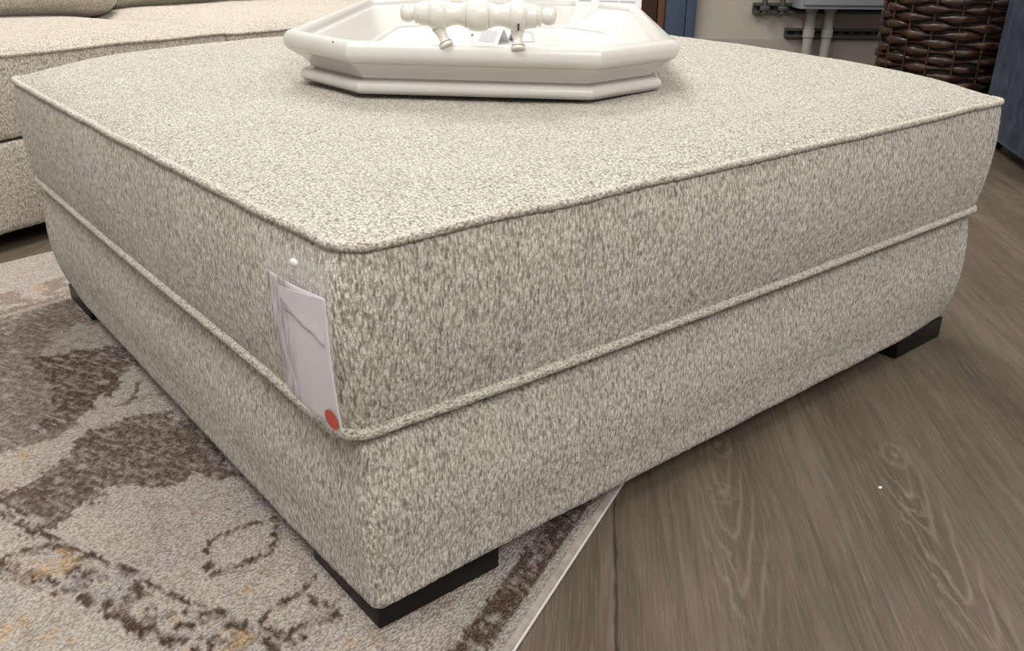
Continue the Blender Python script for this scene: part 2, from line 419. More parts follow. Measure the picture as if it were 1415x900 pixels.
flat('sheet', rect(0, 0, .16, .25), 0, .0008, M_paper, s2)
for cx_, cy_ in ((.0, .05), (.0, -.02)):
    for r_ in (.012, .020):
        V, F = tube([(cx_+r_*math.cos(a), cy_+r_*1.4*math.sin(a), .0010) for a in np.arange(24)*2*math.pi/24], .0006, 5, closed=True)
        link('round_drawing', mesh('round_drawing', V, F), M_ink, s2)
for i in range(12):
    flat('text_line', rect(-.052, .10-.018*i, .038+.008*(i*7 % 3), .004), .0009, .0002, M_ink, s2)
    flat('text_line', rect(.055, .10-.018*i, .03+.006*(i*5 % 3), .004), .0009, .0002, M_ink, s2)
def tent(name, label, w, d, h, x, y, rz, rim, win, g=None):
    t = thing(name, label, 'card'); in_tray(t, x, y, FZ+.002, rz)
    for s_ in (-1, 1):
        V = [(-w/2, s_*d/2, 0), (w/2, s_*d/2, 0), (w/2, s_*.001, h), (-w/2, s_*.001, h)]; V += [(a, b-s_*.0012, c_) for a, b, c_ in V]
        F = [(0, 1, 2, 3), (7, 6, 5, 4)]+[(i, (i+1) % 4, 4+(i+1) % 4, 4+i) for i in range(4)]
        link('panel', fixn(mesh('panel', V, F, False)), rim, t)
    n_ = np.array([0, -h, d/2]); n_ = n_/np.linalg.norm(n_)
    V = []
    for u, v in ((.16, .14), (.84, .14), (.84, .80), (.16, .80)):
        V.append(np.array([-w/2+w*u, -d/2*(1-v), h*v])+np.array([0, -1, .5])*.0008)
    link('printed_window', mesh('printed_window', V, [(0, 1, 2, 3)], False), win, t)
    return t
tent('folded_card', 'small folded white card with a grey window, standing behind the tray handle', .052, .052, .028, -.005, .075, -.45, M_paper, M_greyp)
tent('folded_card', 'dark grey fronted small folded card, just right of the white one', .042, .05, .020, .052, .10, .35, M_greyp, M_paper)
st = thing('tag_strip', 'narrow white tag strip with small dark marks, upright in the tray', 'tag'); in_tray(st, -.040, .030, FZ+.002, .1)
link('strip', box_me('strip', (-.006, -.0006, 0), (.006, .0006, .055), .0002, 1), M_paper, st)
for z_ in (.016, .030, .036): link('mark', box_me('mark', (-.0012, -.0010, z_), (.0022, -.0005, z_+.004), 0), M_inkd, st)
# standing sign card at the back of the tray
sg = thing('sign_card', 'white sign card with grey text lines, leaning at the back rim of the tray', 'sign'); in_tray(sg, .246, .352, .0300, -.04)
sg.matrix_world = sg.matrix_world @ Matrix.Rotation(-.30, 4, 'X')
link('card', box_me('card', (-.085, -.0008, 0), (.060, .0008, .125), .0003, 1), M_paper, sg)
for i in range(9):
    for j in range(3):
        w_ = .03+.008*((i*3+j*5) % 3)
        link('text_line', box_me('text_line', (-.078+.045*j, -.0012, .046+i*.0078), (-.078+.045*j+w_*.9, -.0007, .0485+i*.0078), 0), M_ink, sg)

# ================================================================== RUG
RA = math.radians(24.6); re = np.array([math.cos(RA), math.sin(RA)]); rn = np.array([-re[1], re[0]])   # along right edge / into the rug
R0 = np.array([.454, .061])
def rug_st(x, y): d = np.array([x, y])-R0; return d@re, d@rn
def fp(*q): p = floor_pt(*q, RUGZ); return np.array([p[0], p[1]])
rug_poly_px = {
 'darkA': [(-60, 470), (0, 432), (60, 415), (110, 405), (132, 438), (150, 470), (182, 505), (160, 545), (120, 580), (80, 605), (20, 620), (-60, 640)],
 'darkA2': [(40, 495), (90, 480), (130, 475), (175, 480), (182, 505), (150, 545), (110, 580), (60, 600), (80, 540)],
 'patchL': [(55, 490), (75, 465), (100, 450), (135, 448), (155, 470), (125, 482), (80, 488)],
 'darkB': [(-60, 700), (0, 680), (60, 660), (95, 625), (125, 597), (160, 580), (225, 570), (262, 578), (340, 660), (300, 662), (270, 655), (240, 672), (185, 668), (150, 682), (110, 705), (70, 728), (48, 742), (20, 722), (-60, 690)],
}
POLY = {k: np.array([fp(*q) for q in v]) for k, v in rug_poly_px.items()}
def inside(P, poly):
    x, y = P[:, 0], P[:, 1]; r = np.zeros(len(P), bool); n = len(poly); j = n-1
    for i in range(n):
        xi, yi = poly[i]; xj, yj = poly[j]
        c_ = ((yi > y) != (yj > y)) & (x < (xj-xi)*(y-yi)/(yj-yi+1e-12)+xi); r ^= c_; j = i
    return r
def dist_line(P, pts):
    d = np.full(len(P), 9.)
    for a, b in zip(pts[:-1], pts[1:]):
        ab = b-a; t = (((P-a)@ab)/(ab@ab+1e-12)).clip(0, 1); d = np.minimum(d, np.linalg.norm(P-(a+t[:, None]*ab), axis=1))
    return d
def build_rug():
    step = .0045
    far = (floor_pt(0, 366.5), floor_pt(58, 355.5))
    s0, s1 = -1.25, 1.75; t1 = 2.7
    ns = int((s1-s0)/step); nt = int(t1/step)
    S, Tt = np.meshgrid(np.linspace(s0, s1, ns+1), np.linspace(0, t1, nt+1))
    X_ = R0[0]+S*re[0]+Tt*rn[0]; Y_ = R0[1]+S*re[1]+Tt*rn[1]
    # far edge of the rug, a straight cut in front of the sofa
    A = np.array(far[1][:2]); e_ = np.array([math.cos(math.radians(11)), math.sin(math.radians(11))]); n_ = np.array([-e_[1], e_[0]])
    keep = ((X_-A[0])*n_[0]+(Y_-A[1])*n_[1]) < 0
    # left part is far outside the frame
    keep &= X_ > -1.5
    idx = -np.ones(X_.shape, int); cell = keep[:-1, :-1] & keep[1:, :-1] & keep[:-1, 1:] & keep[1:, 1:]
    used = np.zeros(X_.shape, bool)
    used[:-1, :-1] |= cell; used[1:, :-1] |= cell; used[:-1, 1:] |= cell; used[1:, 1:] |= cell
    idx[used] = np.arange(used.sum())
    P = np.column_stack([X_[used], Y_[used]]); st = np.column_stack([S[used], Tt[used]])
    nz = lambda f, sd, sx=1., sy=1.: np.array([noise.noise(Vector((a*f*sx+sd, b*f*sy-sd, sd))) for a, b in st])
    w1 = nz(28, 1.3); w2 = nz(28, 7.7); w3 = nz(75, 4.1); fib = nz(60, 9.2, 3.2, .35); low = nz(6, 2.2); fine = nz(150, 3.3)
    Pw = P+np.column_stack([w1, w2])*.018+np.column_stack([w3, -w3])*.012+np.column_stack([fine, fine])*.008
    light = np.array([.56, .51, .47]); warm = np.array([.60, .52, .455]); brown = np.array([.105, .068, .052]); mid = np.array([.33, .255, .215]); gold = np.array([.55, .40, .24]); blue = np.array([.42, .41, .43])
    C_ = light[None]*(1+.10*low[:, None])*np.ones((len(P), 1)); 
    def blend(C_, m, col): m = np.clip(m, 0, 1)[:, None]; return C_*(1-m)+col*m
    C_ = blend(C_, .45*np.clip(w1*1.6, 0, 1), warm)
    # faint grey-brown scribbles
    C_ = blend(C_, ((np.abs(nz(17, 12.)) < .04) & (w2 > 0))*.35, mid)
    # distressed brown fields
    def field(name, col, dens):
        return inside(Pw, POLY[name])*np.clip(dens+fib*1.0+w3*.8, 0, 1), col
    for nm, col, dn in (('darkA', mid*.66, .97), ('darkA2', brown, .72), ('darkB', brown, .98)):
        m_, c__ = field(nm, col, dn); C_ = blend(C_, m_*np.clip(.92+fine*1.1, 0, 1), c__)
    m_, _ = field('darkB', mid, .1); C_ = blend(C_, m_*.5, mid*.8)
    gen = (nz(4.2, 31.) > .12) & (P[:, 1] > .35) & (P[:, 0] > .02)
    C_ = blend(C_, gen*np.clip(.6+fib*1.5, 0, 1), brown)
    m_ = inside(Pw, POLY['patchL']); C_ = blend(C_, m_*.85, light*.95)
    C_ = blend(C_, (m_ & (w3 > .22))*.7, mid)
    # vine
    Lp = lambda pts: np.array([fp(*q) for q in pts])
    for pts, wd in (([(205, 505), (175, 530), (150, 560), (120, 590), (70, 620), (0, 650), (-80, 680)], .020), ([(150, 575), (190, 568), (235, 566), (262, 575)], .012), ([(195, 512), (215, 525), (240, 552)], .008)):
        d = dist_line(Pw, Lp(pts)); C_ = blend(C_, (d < wd)*.95, light*1.0)
    d = dist_line(Pw, Lp([(172, 560), (190, 545), (200, 528)])); C_ = blend(C_, (d < .006)*.8, brown)
    d = dist_line(Pw, Lp([(172, 560), (200, 552), (222, 546)])); C_ = blend(C_, (d < .005)*.7, mid)
    # far border: light band, gold fleck and thin stripes
    db = -((P[:, 0]-A[0])*n_[0]+(P[:, 1]-A[1])*n_[1])
    C_ = blend(C_, ((db < .30) & (P[:, 0] < .5))*np.clip(.95-(w3 > .18)*.4, 0, 1), light*1.02)
    C_ = blend(C_, ((db > .20) & (db < .30) & (w1+w3*.6 > .12))*.75, mid)
    C_ = blend(C_, (np.abs(db-.33) < .008)*.7, light)
    C_ = blend(C_, (np.abs(db-.31) < .008)*.7, mid)
    # mottled border between the stripe and the corner
    bz = inside(Pw, np.array([fp(*q) for q in ((-40, 772), (60, 748), (160, 790), (260, 838), (345, 874), (420, 905), (300, 960), (200, 872), (110, 832), (-40, 800))]))
    mo = nz(33, 51.)+.5*nz(70, 61.)
    C_ = blend(C_, bz*(mo > .16)*np.clip(.75+fine*1.5, 0, 1), mid*.75)
    C_ = blend(C_, bz*(mo < -.28)*.35, gold)
    # pale weft threads showing through the worn dark fields
    th = (np.abs(((st[:, 1]*.35+st[:, 0])*1.0/.013) % 1-.5) < .09) & (nz(9, 71.) > -.05) & (C_.mean(1) < .36)
    C_ = blend(C_, th*.22, light)
    # stitched outlines in the light field
    def stitched(pts, wd, col=brown, dens=.55, wob=1.):
        nonlocal C_
        d = dist_line(P*(1-wob)+Pw*wob*1.0, Lp(pts)); m = (d < wd)*np.clip(dens+w3*2.2+fine*1.2, 0, 1); C_ = blend(C_, m, col)
    leaf = [(288, 785), (286, 760), (300, 745), (330, 732), (352, 725), (385, 716), (380, 745), (370, 765), (340, 778), (310, 788), (290, 795)]
    stitched(leaf, .0048, brown, .85, .35)
    leaf2 = [(438, 800), (400, 830), (375, 850), (358, 878), (400, 872), (440, 858), (465, 850), (448, 830)]
    stitched(leaf2, .0055, brown, .55, .5)
    stitched([(425, 826), (438, 836), (456, 838)], .008, brown, .5)
    stitched([(350, 700), (372, 688)], .003, brown, .5)
    C_ = blend(C_, (dist_line(Pw, Lp([(-60, 680), (0, 702), (62, 735)])) < .0055)*.9, light*.98)
    stitched([(-60, 688), (0, 712), (50, 736)], .0035, brown, .9, .2)
    stitched([(-60, 672), (0, 695), (60, 727)], .0025, brown, .7, .2)
    stitched([(60, 735), (110, 765), (160, 782), (205, 803), (255, 829), (300, 845), (345, 870), (380, 900), (430, 960)], .0042, brown, .75, .3)
    for pts in ([(0, 772), (45, 760), (90, 762), (125, 775)], [(60, 790), (80, 810), (112, 820), (135, 838), (150, 850)], [(100, 785), (130, 800), (160, 790), (190, 795)], [(125, 845), (150, 835), (190, 815), (200, 820)],
                [(195, 855), (215, 870), (205, 845)], [(250, 870), (280, 850), (270, 845)], [(225, 880), (250, 890), (262, 872)], [(310, 865), (345, 855), (340, 870)], [(285, 900), (300, 890), (290, 885)], [(380, 870), (400, 888), (420, 885)], [(0, 775), (10, 790), (-30, 800)], [(160, 850), (190, 868), (240, 888)]):
        stitched(pts, .0078, brown, .58, .8)
    for (x, y, rx) in ((85, 780, .022), (285, 708, .016), (335, 815, .014), (330, 888, .024), (36, 632, .018), (30, 865, .012), (66, 878, .012), (10, 885, .012), (100, 893, .010), (490, 895, .012), (56, 398, .03), (415, 838, .0)):
        if not rx: continue
        c_ = fp(x, y); d = np.linalg.norm(Pw-c_, axis=1); C_ = blend(C_, np.clip((rx-d)/(rx*.5), 0, 1)*np.clip(.65+w3*1.6, 0, 1), gold*1.05)
    for (x, y, rx) in ((155, 815, .025), (5, 830, .02), (105, 810, .018), (365, 700, .03)):
        c_ = fp(x, y); d = np.linalg.norm(Pw-c_, axis=1); C_ = blend(C_, np.clip((rx-d)/(rx*.6), 0, 1)*.45, blue)
    low_l = (Pw[:, 0]*.909+Pw[:, 1]*.416 < -.16)
    # right border bands (t = distance from the bound edge)
    t = st[:, 1]; tw = t+w3*.004+w1*.003
    C_ = blend(C_, (tw < .072)*1.0, light*.84)
    C_ = blend(C_, ((tw > .016) & (tw < .053))*np.clip(.95+fine*1.6+w3*.8+fib*.3, 0, 1), brown)
    C_ = blend(C_, ((tw > .062) & (tw < .15))*.6*np.clip(.5+low*.8, 0, 1), light*.90)
    sh = (tw > .085) & (tw < .16) & (fib+w1 > .25); C_ = blend(C_, sh*.45, mid)
    # colours that fade with wear
    C_ = C_*(1+.16*fine[:, None]+.10*w3[:, None])
    C_ = C_.clip(.01, .95)
    z = RUGZ+.0006*fine+.0005*w3
    z = np.where(t < .002, .0055, z)
    V = np.column_stack([P, z])
    ii, jj = np.nonzero(cell)
    F = np.column_stack([idx[ii, jj], idx[ii, jj+1], idx[ii+1, jj+1], idx[ii+1, jj]])
    me = bpy.data.meshes.new('pile'); me.from_pydata(V.tolist(), [], F.tolist()); me.update()
    me.polygons.foreach_set('use_smooth', [True]*len(me.polygons))
    at = me.color_attributes.new('dye', 'FLOAT_COLOR', 'POINT')
    at.data.foreach_set('color', np.column_stack([C_, np.ones(len(C_))]).ravel())
    return me, A, e_
M_rug = NT('worn_rug_pile'); _c = M_rug.mp(M_rug.co(), (1, 1, 1), (0, 0, -RA))
_at = M_rug.n('ShaderNodeVertexColor'); _at.layer_name = 'dye'
_k1 = M_rug.noise(M_rug.mp(_c, (1, 2.6, 1)), 190, 3, .6); _k2 = M_rug.vor(M_rug.mp(_c, (1, 1.6, 1)), 230)
_h = M_rug.math('MULTIPLY_ADD', _k2, -.9, _k1)
_cc = M_rug.mix(M_rug.rv(_h, -.25, .35, .75, 0), _at.outputs[0], M_rug.mix(1, _at.outputs[0], (.36, .32, .30), 'MULTIPLY'))
_cc = M_rug.mix(M_rug.rv(M_rug.noise(_c, 420, 2), .60, .74, 0, .42), _cc, (.80, .74, .70))
M_rug.fin(_cc, .95, M_rug.bump(_h, .8, .004), Specular_IOR_Level=.08); M_rug = M_rug.m
rug = thing('area_rug', 'worn brown and ivory patterned area rug lying under the ottoman', 'rug', (0, 0, 0))
me, RUGA, RUGE = build_rug()
link('pile', me, M_rug, rug)
# bound edge
ed = [np.array([*(R0+re*s), 0]) for s in np.linspace(-1.25, 1.35, 140)]
V = []; F = []
pf = [(-.0055, .0004), (-.0052, .0035), (-.0040, .0062), (-.001, .0080), (.0018, .0092), (.0035, .0094)]
rings_ = [np.array([p+np.array([*(rn*o_), z]) for p in ed]) for o_, z in pf]
n = len(ed); V = np.concatenate(rings_); F = [(k*n+i, k*n+i+1, (k+1)*n+i+1, (k+1)*n+i) for k in range(len(pf)-1) for i in range(n-1)]
M_bind = NT('rug_binding'); _c = M_bind.mp(M_bind.co(), (1, 1, 1), (0, 0, -RA)); _s = M_bind.n('ShaderNodeSeparateXYZ'); M_bind.l(_c, _s.inputs[0])
_w = M_bind.math('SINE', M_bind.math('MULTIPLY', _s.outputs[0], 2600.0))
M_bind.fin(M_bind.mix(M_bind.rv(M_bind.noise(M_bind.mp(_c, (1, .3, 1)), 60, 2), .35, .65, 0, 1), (.30, .26, .225), (.40, .355, .315)), .8, M_bind.bump(_w, .3, .0008)); M_bind = M_bind.m
link('edge_binding', fixn(mesh('edge_binding', V, F)), M_bind, rug)
Vw, Fw = tube([p+np.array([*(rn*-.0050), .0030]) for p in ed], .0020, 8)
link('binding_cord', fixn(mesh('binding_cord', Vw, Fw)), simple('cord_white', (.62, .60, .57), .8), rug)
e3 = np.array([*RUGE, 0]); A3 = np.array([*RUGA, .004])
Vw, Fw = tube([A3+e3*s for s in np.linspace(-1.3, 1.0, 60)], .0045, 8)
link('edge_binding', fixn(mesh('edge_binding', Vw, Fw)), simple('binding_grey', (.50, .46, .42), .85), rug)

# ================================================================== FLOOR
M_fl = NT('vinyl_planks'); c0 = M_fl.co()
cr = M_fl.mp(c0, (1, 1, 1), (0, 0, math.radians(-45)))     # x = along plank (u), -y = across (w)
sp = M_fl.n('ShaderNodeSeparateXYZ'); M_fl.l(cr, sp.inputs[0])
U = sp.outputs[0]; Wd = M_fl.math('MULTIPLY', sp.outputs[1], -1.0)
PW, PO = .2575, .2655
wn = M_fl.math('DIVIDE', M_fl.math('SUBTRACT', Wd, PO), PW)
idn = M_fl.math('FLOOR', wn); fr = M_fl.math('SUBTRACT', wn, idn)
wnz = M_fl.n('ShaderNodeTexWhiteNoise'); wnz.noise_dimensions = '1D'; M_fl.l(idn, wnz.inputs['W']); rnd = wnz.outputs['Value']
ul = M_fl.math('DIVIDE', M_fl.math('ADD', U, M_fl.math('MULTIPLY_ADD', rnd, .5, 3.62)), 1.55); ufr = M_fl.math('FRACT', ul)
vv = M_fl.math('MULTIPLY', M_fl.math('SUBTRACT', fr, .60), PW)           # metres from the heart line
cb = M_fl.n('ShaderNodeCombineXYZ'); M_fl.l(U, cb.inputs[0]); M_fl.l(vv, cb.inputs[1]); M_fl.l(M_fl.math('MULTIPLY', idn, 7.31), cb.inputs[2])
cc = cb.outputs[0]
wob = M_fl.noise(M_fl.mp(cc, (5, 16, 1)), 1, 3, .6)
wob2 = M_fl.noise(M_fl.mp(cc, (22, 60, 1)), 1, 3, .6)
# cathedral figure: nested arcs whose tips point towards smaller u, around two knots
U2 = M_fl.math('ADD', U, M_fl.math('MULTIPLY', vv, .25))
vd = M_fl.math('MULTIPLY_ADD', wob2, .014, M_fl.math('SUBTRACT', vv, .007))
vr = M_fl.math('SQRT', M_fl.math('MULTIPLY_ADD', vd, vd, .00003))
par = M_fl.math('SUBTRACT', U2, M_fl.math('MULTIPLY', vr, 6.0))
ph = M_fl.math('MULTIPLY_ADD', wob2, 4.5, M_fl.math('MULTIPLY_ADD', wob, 9.0, M_fl.math('MULTIPLY', par, 62.0)))
arc = M_fl.math('POWER', M_fl.math('MULTIPLY_ADD', M_fl.math('SINE', ph), .5, .5), 5.0)
mU = M_fl.math('MULTIPLY', M_fl.rv(U, .02, .14), M_fl.rv(U, .48, .36))
mV = M_fl.rv(M_fl.math('ABSOLUTE', vv), .050, .022)
ev = M_fl.math('LESS_THAN', M_fl.math('ABSOLUTE', M_fl.math('SUBTRACT', idn, .5)), .8)    # planks 0 and 1 carry this print
arcm = M_fl.math('MULTIPLY', M_fl.math('MULTIPLY', mU, mV), ev)
def knot(u_, v_, r):
    a = M_fl.math('DIVIDE', M_fl.math('SUBTRACT', U, u_), r*1.5); b = M_fl.math('DIVIDE', M_fl.math('SUBTRACT', vv, v_), r)
    return M_fl.math('SQRT', M_fl.math('ADD', M_fl.math('MULTIPLY', a, a), M_fl.math('MULTIPLY', b, b)))
kn = None
for (u_, v_, r_) in ((.475, .008, .020), (.345, -.004, .017)):
    d_ = knot(u_, v_, r_); rg = M_fl.math('MULTIPLY_ADD', M_fl.math('SINE', M_fl.math('MULTIPLY_ADD', wob2, 16.0, M_fl.math('MULTIPLY', d_, 6.0))), .5, .5)
    g_ = M_fl.math('MULTIPLY', M_fl.math('POWER', rg, 3.0), M_fl.rv(d_, 1.9, .5))
    kn = g_ if kn is None else M_fl.math('MAXIMUM', kn, g_)
kn = M_fl.math('MULTIPLY', kn, ev)
g1 = M_fl.noise(M_fl.mp(cc, (3.0, 75, 1)), 1, 5, .65, .6)
g2 = M_fl.noise(M_fl.mp(cc, (14, 520, 1)), 1, 4, .6)
g3 = M_fl.noise(M_fl.mp(cc, (1.1, 9, 1)), 1, 3, .5)
base = M_fl.mix(M_fl.rv(g3, .30, .70), (.098, .074, .053), (.190, .153, .116))
base = M_fl.mix(M_fl.rv(g1, .36, .68, 0, .75), base, (.075, .057, .042))
base = M_fl.mix(M_fl.rv(g2, .50, .72, 0, .50), base, (.235, .195, .152))
base = M_fl.mix(M_fl.rv(g2, .46, .30, 0, .45), base, (.085, .064, .048))
base = M_fl.mix(M_fl.math('MULTIPLY', arc, M_fl.math('MULTIPLY', arcm, .42)), base, (.27, .225, .175))
base = M_fl.mix(M_fl.math('MULTIPLY', kn, .42), base, (.27, .225, .175))
base = M_fl.mix(M_fl.rv(rnd, 0, 1, 0, .22), base, M_fl.mix(1, base, (.72, .70, .68), 'MULTIPLY'))
seam = M_fl.math('MINIMUM', fr, M_fl.math('SUBTRACT', 1.0, fr))
seamm = M_fl.rv(M_fl.math('MULTIPLY', seam, PW), .0016, .0004)
endm = M_fl.rv(M_fl.math('MULTIPLY', M_fl.math('MINIMUM', ufr, M_fl.math('SUBTRACT', 1.0, ufr)), 1.55), .0016, .0004)
sm = M_fl.math('MAXIMUM', seamm, endm)
crk = M_fl.math('MULTIPLY', M_fl.math('MULTIPLY', M_fl.rv(M_fl.math('ABSOLUTE', M_fl.math('SUBTRACT', M_fl.math('MULTIPLY_ADD', wob2, .010, Wd), .2705)), .0028, .0008), M_fl.rv(M_fl.noise(M_fl.mp(cc, (9, 1, 1)), 1, 2), .44, .54)), M_fl.rv(U, .36, .30))
base = M_fl.mix(M_fl.math('MULTIPLY', sm, .35), base, (.055, .042, .032))
base = M_fl.mix(M_fl.math('MULTIPLY', crk, .85), base, (.035, .026, .02))
hb = M_fl.math('SUBTRACT', M_fl.math('MULTIPLY', g2, .35), sm)
M_fl.fin(base, M_fl.rv(g1, .3, .7, .42, .55), M_fl.bump(hb, .25, .0012), Specular_IOR_Level=.35); M_fl = M_fl.m
fl = struct(link('floor', mesh('floor', [(-3, -3, 0), (9, -3, 0), (9, 9, 0), (-3, 9, 0)], [(0, 1, 2, 3)], False), M_fl))

# ================================================================== SOFA
SA = math.radians(21); se = np.array([math.cos(SA), math.sin(SA), 0])
sofa = thing('sofa', 'long cream boucle sofa with loose seat cushions behind the ottoman', 'sofa', (0.0, 1.695, 0), SA)
def soft_box(name, x0, x1, y0, y1, z0, z1, rc, crown_, mat, parent, pip=True, bulge=.008, sd=0, N=520, disp=.004):
    P, Nn, T, side = rrect(x1-x0, y1-y0, rc, N); P = P+np.array([x0, y0]); c_ = np.array([(x0+x1)/2, (y0+y1)/2])
    rings = []
    for s in np.linspace(0, 1, 18):
        off = bulge*math.sin(math.pi*s)**.7+wav(P, 5, .004, sd)
        rings.append(np.column_stack([P+Nn*np.reshape(off, (-1, 1)), np.full(N, z0+(z1-z0)*s)+wav(P, 4, .006, sd+3)*s]))
    top = rings[-1].copy()
    for s in np.concatenate([1-np.linspace(.006, .06, 8), np.linspace(.92, .03, 40)]):
        Q = c_+(top[:, :2]-c_)*s
        a = np.abs((Q[:, 0]-c_[0])/((x1-x0)/2)).clip(0, 1); b = np.abs((Q[:, 1]-c_[1])/((y1-y0)/2)).clip(0, 1)
        h = crown_*((1-a**5)*(1-b**5))**.55*(1-s**40)**.5
        rings.append(np.column_stack([Q, z1+(top[:, 2]-z1)*s+h+wav(Q, 4, .006, sd+9)*min(1, (1-s)*6)]))
    V, F = loft(rings, cap0=True, cap1=True)
    o = link(name, mesh(name, V, F), mat, parent); displace(o, .008, disp)
    if pip:
        pth = top.copy(); pth[:, 2] += .002
        Vp, Fp = tube(pth, .0052, 8, closed=True); link('piping', fixn(mesh('piping', Vp, Fp)), mat, o)
    return o
soft_box('sofa_base', -1.6, 2.42, .0, 1.0, .048, .256, .03, .004, FABS, sofa, False, .004, 40, 900)
XS = [-1.0, .775, 1.75, 2.95]
soft_box('seat_cushion', -.60, .768, .002, .84, .266, .452, .035, .040, FABS, sofa, True, .008, 50)
soft_box('seat_cushion', .778, 1.86, .002, .84, .266, .446, .035, .048, FABS, sofa, True, .008, 60)
soft_box('seat_cushion', 1.87, 2.40, .002, .84, .266, .450, .035, .045, FABS, sofa, True, .008, 70)
soft_box('sofa_back', -1.6, 2.42, .80, 1.02, .20, .80, .05, .02, FABS, sofa, False, .004, 80, 700)
def back_cushion(x0, x1, y0, th, sd):
    o = soft_box('back_cushion', x0, x1, 0, .46, 0, th, .05, .07, FABS, sofa, False, .02, sd)
    o.rotation_euler = (math.radians(78), 0, 0); o.location = (0, y0, .475); return o
back_cushion(-.35, .86, .735, .16, 90); back_cushion(.87, 1.9, .80, .16, 95); back_cushion(1.91, 2.38, .80, .16, 99)
for x0, y0 in ((-1.45, .10), (-1.45, .85), (2.25, .10), (2.25, .85), (.55, .10), (.55, .85)):
    link('leg', box_me('leg', (x0, y0, .0105 if x0 < -1 and y0 < .5 else .0005), (x0+.09, y0+.09, .056), .003), M_leg, sofa)
link('dust_cover', box_me('dust_cover', (-1.5, .055, .0345), (2.35, .95, .0465), .002), simple('black_cloth', (.01, .01, .01), .9), sofa)

# ================================================================== BACK WALL, in the frame (s along the wall, z up)
def wall_pt(s, D, z): return np.array([CAM[0], CAM[1], 0])+HV*D+RV*s+np.array([0, 0, z])
WD = 5.0
wfr = math.atan2(RV[1], RV[0])           # local x = along the wall, local y = away from camera
WO = wall_pt(0, WD, 0)
def wl(o): o.location = Vector(WO); o.rotation_euler = (0, 0, wfr); return o
M_wall = NT('beige_block_wall'); _c = M_wall.co()
_b = M_wall.noise(_c, 3, 4, .6); _f = M_wall.noise(_c, 70, 4, .6)
M_wall.fin(M_wall.mix(M_wall.rv(_b, .35, .65), (.40, .355, .31), (.46, .415, .365)), .8, M_wall.bump(_f, .35, .004)); M_wall = M_wall.m
struct(wl(link('wall_back', box_me('wall_back', (-3.5, 0, 0), (4.5, .12, 3.0), 0), M_wall)))
struct(wl(link('baseboard_back', box_me('baseboard_back', (.99, -.015, 0), (4.5, -.001, .235), .002), simple('greige_base', (.30, .262, .23), .75))))
# door with brown frame and blue panel beside it
d1 = struct(wl(link('door_1', box_me('door_1', (-.25, -.045, .002), (.772, -.002, 2.1), .003), simple('dark_brown_door', (.055, .028, .018), .5))))
struct(wl(link('trim_1', box_me('trim_1', (.776, -.065, .002), (.812, -.002, 2.15), .004), simple('brown_jamb', (.13, .062, .03), .5))))
t2 = struct(wl(link('trim_2', box_me('trim_2', (.816, -.05, .002), (.928, -.002, 2.6), .003), simple('slate_blue_paint', (.060, .098, .150), .55))))
struct(wl(link('trim_3', box_me('trim_3', (.931, -.06, .002), (.985, -.002, 2.6), .004), simple('slate_blue_paint_2', (.056, .092, .145), .55))))
M_steel = simple('dark_channel', (.085, .085, .085), .5, Metallic=.3)
M_grey = simple('grey_enclosure', (.30, .325, .36), .45)
M_cond = simple('conduit_grey', (.34, .33, .31), .5)
M_slot = simple('slot_black', (.012, .012, .012), .8)
def channel(s0, s1, z, label, h=.052):
    t = thing('strut_channel', label, 'metal strut'); wl(t)
    V = []
    y0, y1 = -.045, -.001
    for x in (s0, s1):
        V += [(x, y0, z-h/2), (x, y0, z-h/4), (x, y0+.028, z-h/4), (x, y0+.028, z+h/4), (x, y0, z+h/4), (x, y0, z+h/2), (x, y1, z+h/2), (x, y1, z-h/2)]
    F = [(i, (i+1) % 8, 8+(i+1) % 8, 8+i) for i in range(8)]+[(7, 6, 1, 0), (6, 5, 4, 3), (6, 3, 2, 1), (8, 9, 14, 15), (11, 12, 13, 14), (9, 10, 11, 14)]
    link('rail', fixn(mesh('rail', V, F, False)), M_steel, t)
    k = 0; x = s0+.02
    while x < s1-.02:
        link('slot', box_me('slot', (x, y0+.0265, z-h*.17), (x+.035, y0+.0278, z+h*.17), .001, 1), M_slot, t); x += .06
    return t
channel(1.30, 2.6, .398, 'dark slotted metal strut on the wall behind the cabinet, the upper one')
channel(1.49, 2.6, .272, 'dark slotted metal strut on the wall below the cabinet, the lower one', .045)
eb = thing('electrical_cabinet', 'grey metal electrical cabinet mounted on the back wall', 'electrical box'); wl(eb)
link('cabinet_body', box_me('cabinet_body', (1.50, -.20, .405), (2.25, -.048, 1.15), .004), M_grey, eb)
dr = link('door', box_me('door', (1.515, -.212, .425), (2.235, -.201, 1.135), .003), M_grey, eb)
link('latch', box_me('latch', (1.535, -.222, .75), (1.56, -.2125, .82), .003), M_steel, dr)
for i, (s_, lb) in enumerate(((1.600, 'thick grey conduit dropping from the electrical cabinet, left of the pair'), (1.700, 'thick grey conduit dropping from the electrical cabinet, right of the pair'))):
    t = thing('conduit_pipe', lb, 'pipe', group='conduits under the cabinet'); wl(t)
    V, F = tube([(s_, -.085, z) for z in (.004, .404)], .026, 20); link('pipe', autosharp(fixn(mesh('pipe', V, F)), 50), M_cond, t)
    V, F = tube([(s_, -.085, z) for z in (.250, .254, .292, .296)], [.026, .031, .031, .026], 20); link('coupling', autosharp(fixn(mesh('coupling', V, F)), 50), M_cond, t)
    V, F = tube([(s_, -.085, z) for z in (.384, .388, .4035)], [.027, .035, .035], 8); link('lock_nut', fixn(mesh('lock_nut', V, F, False)), M_cond, t)
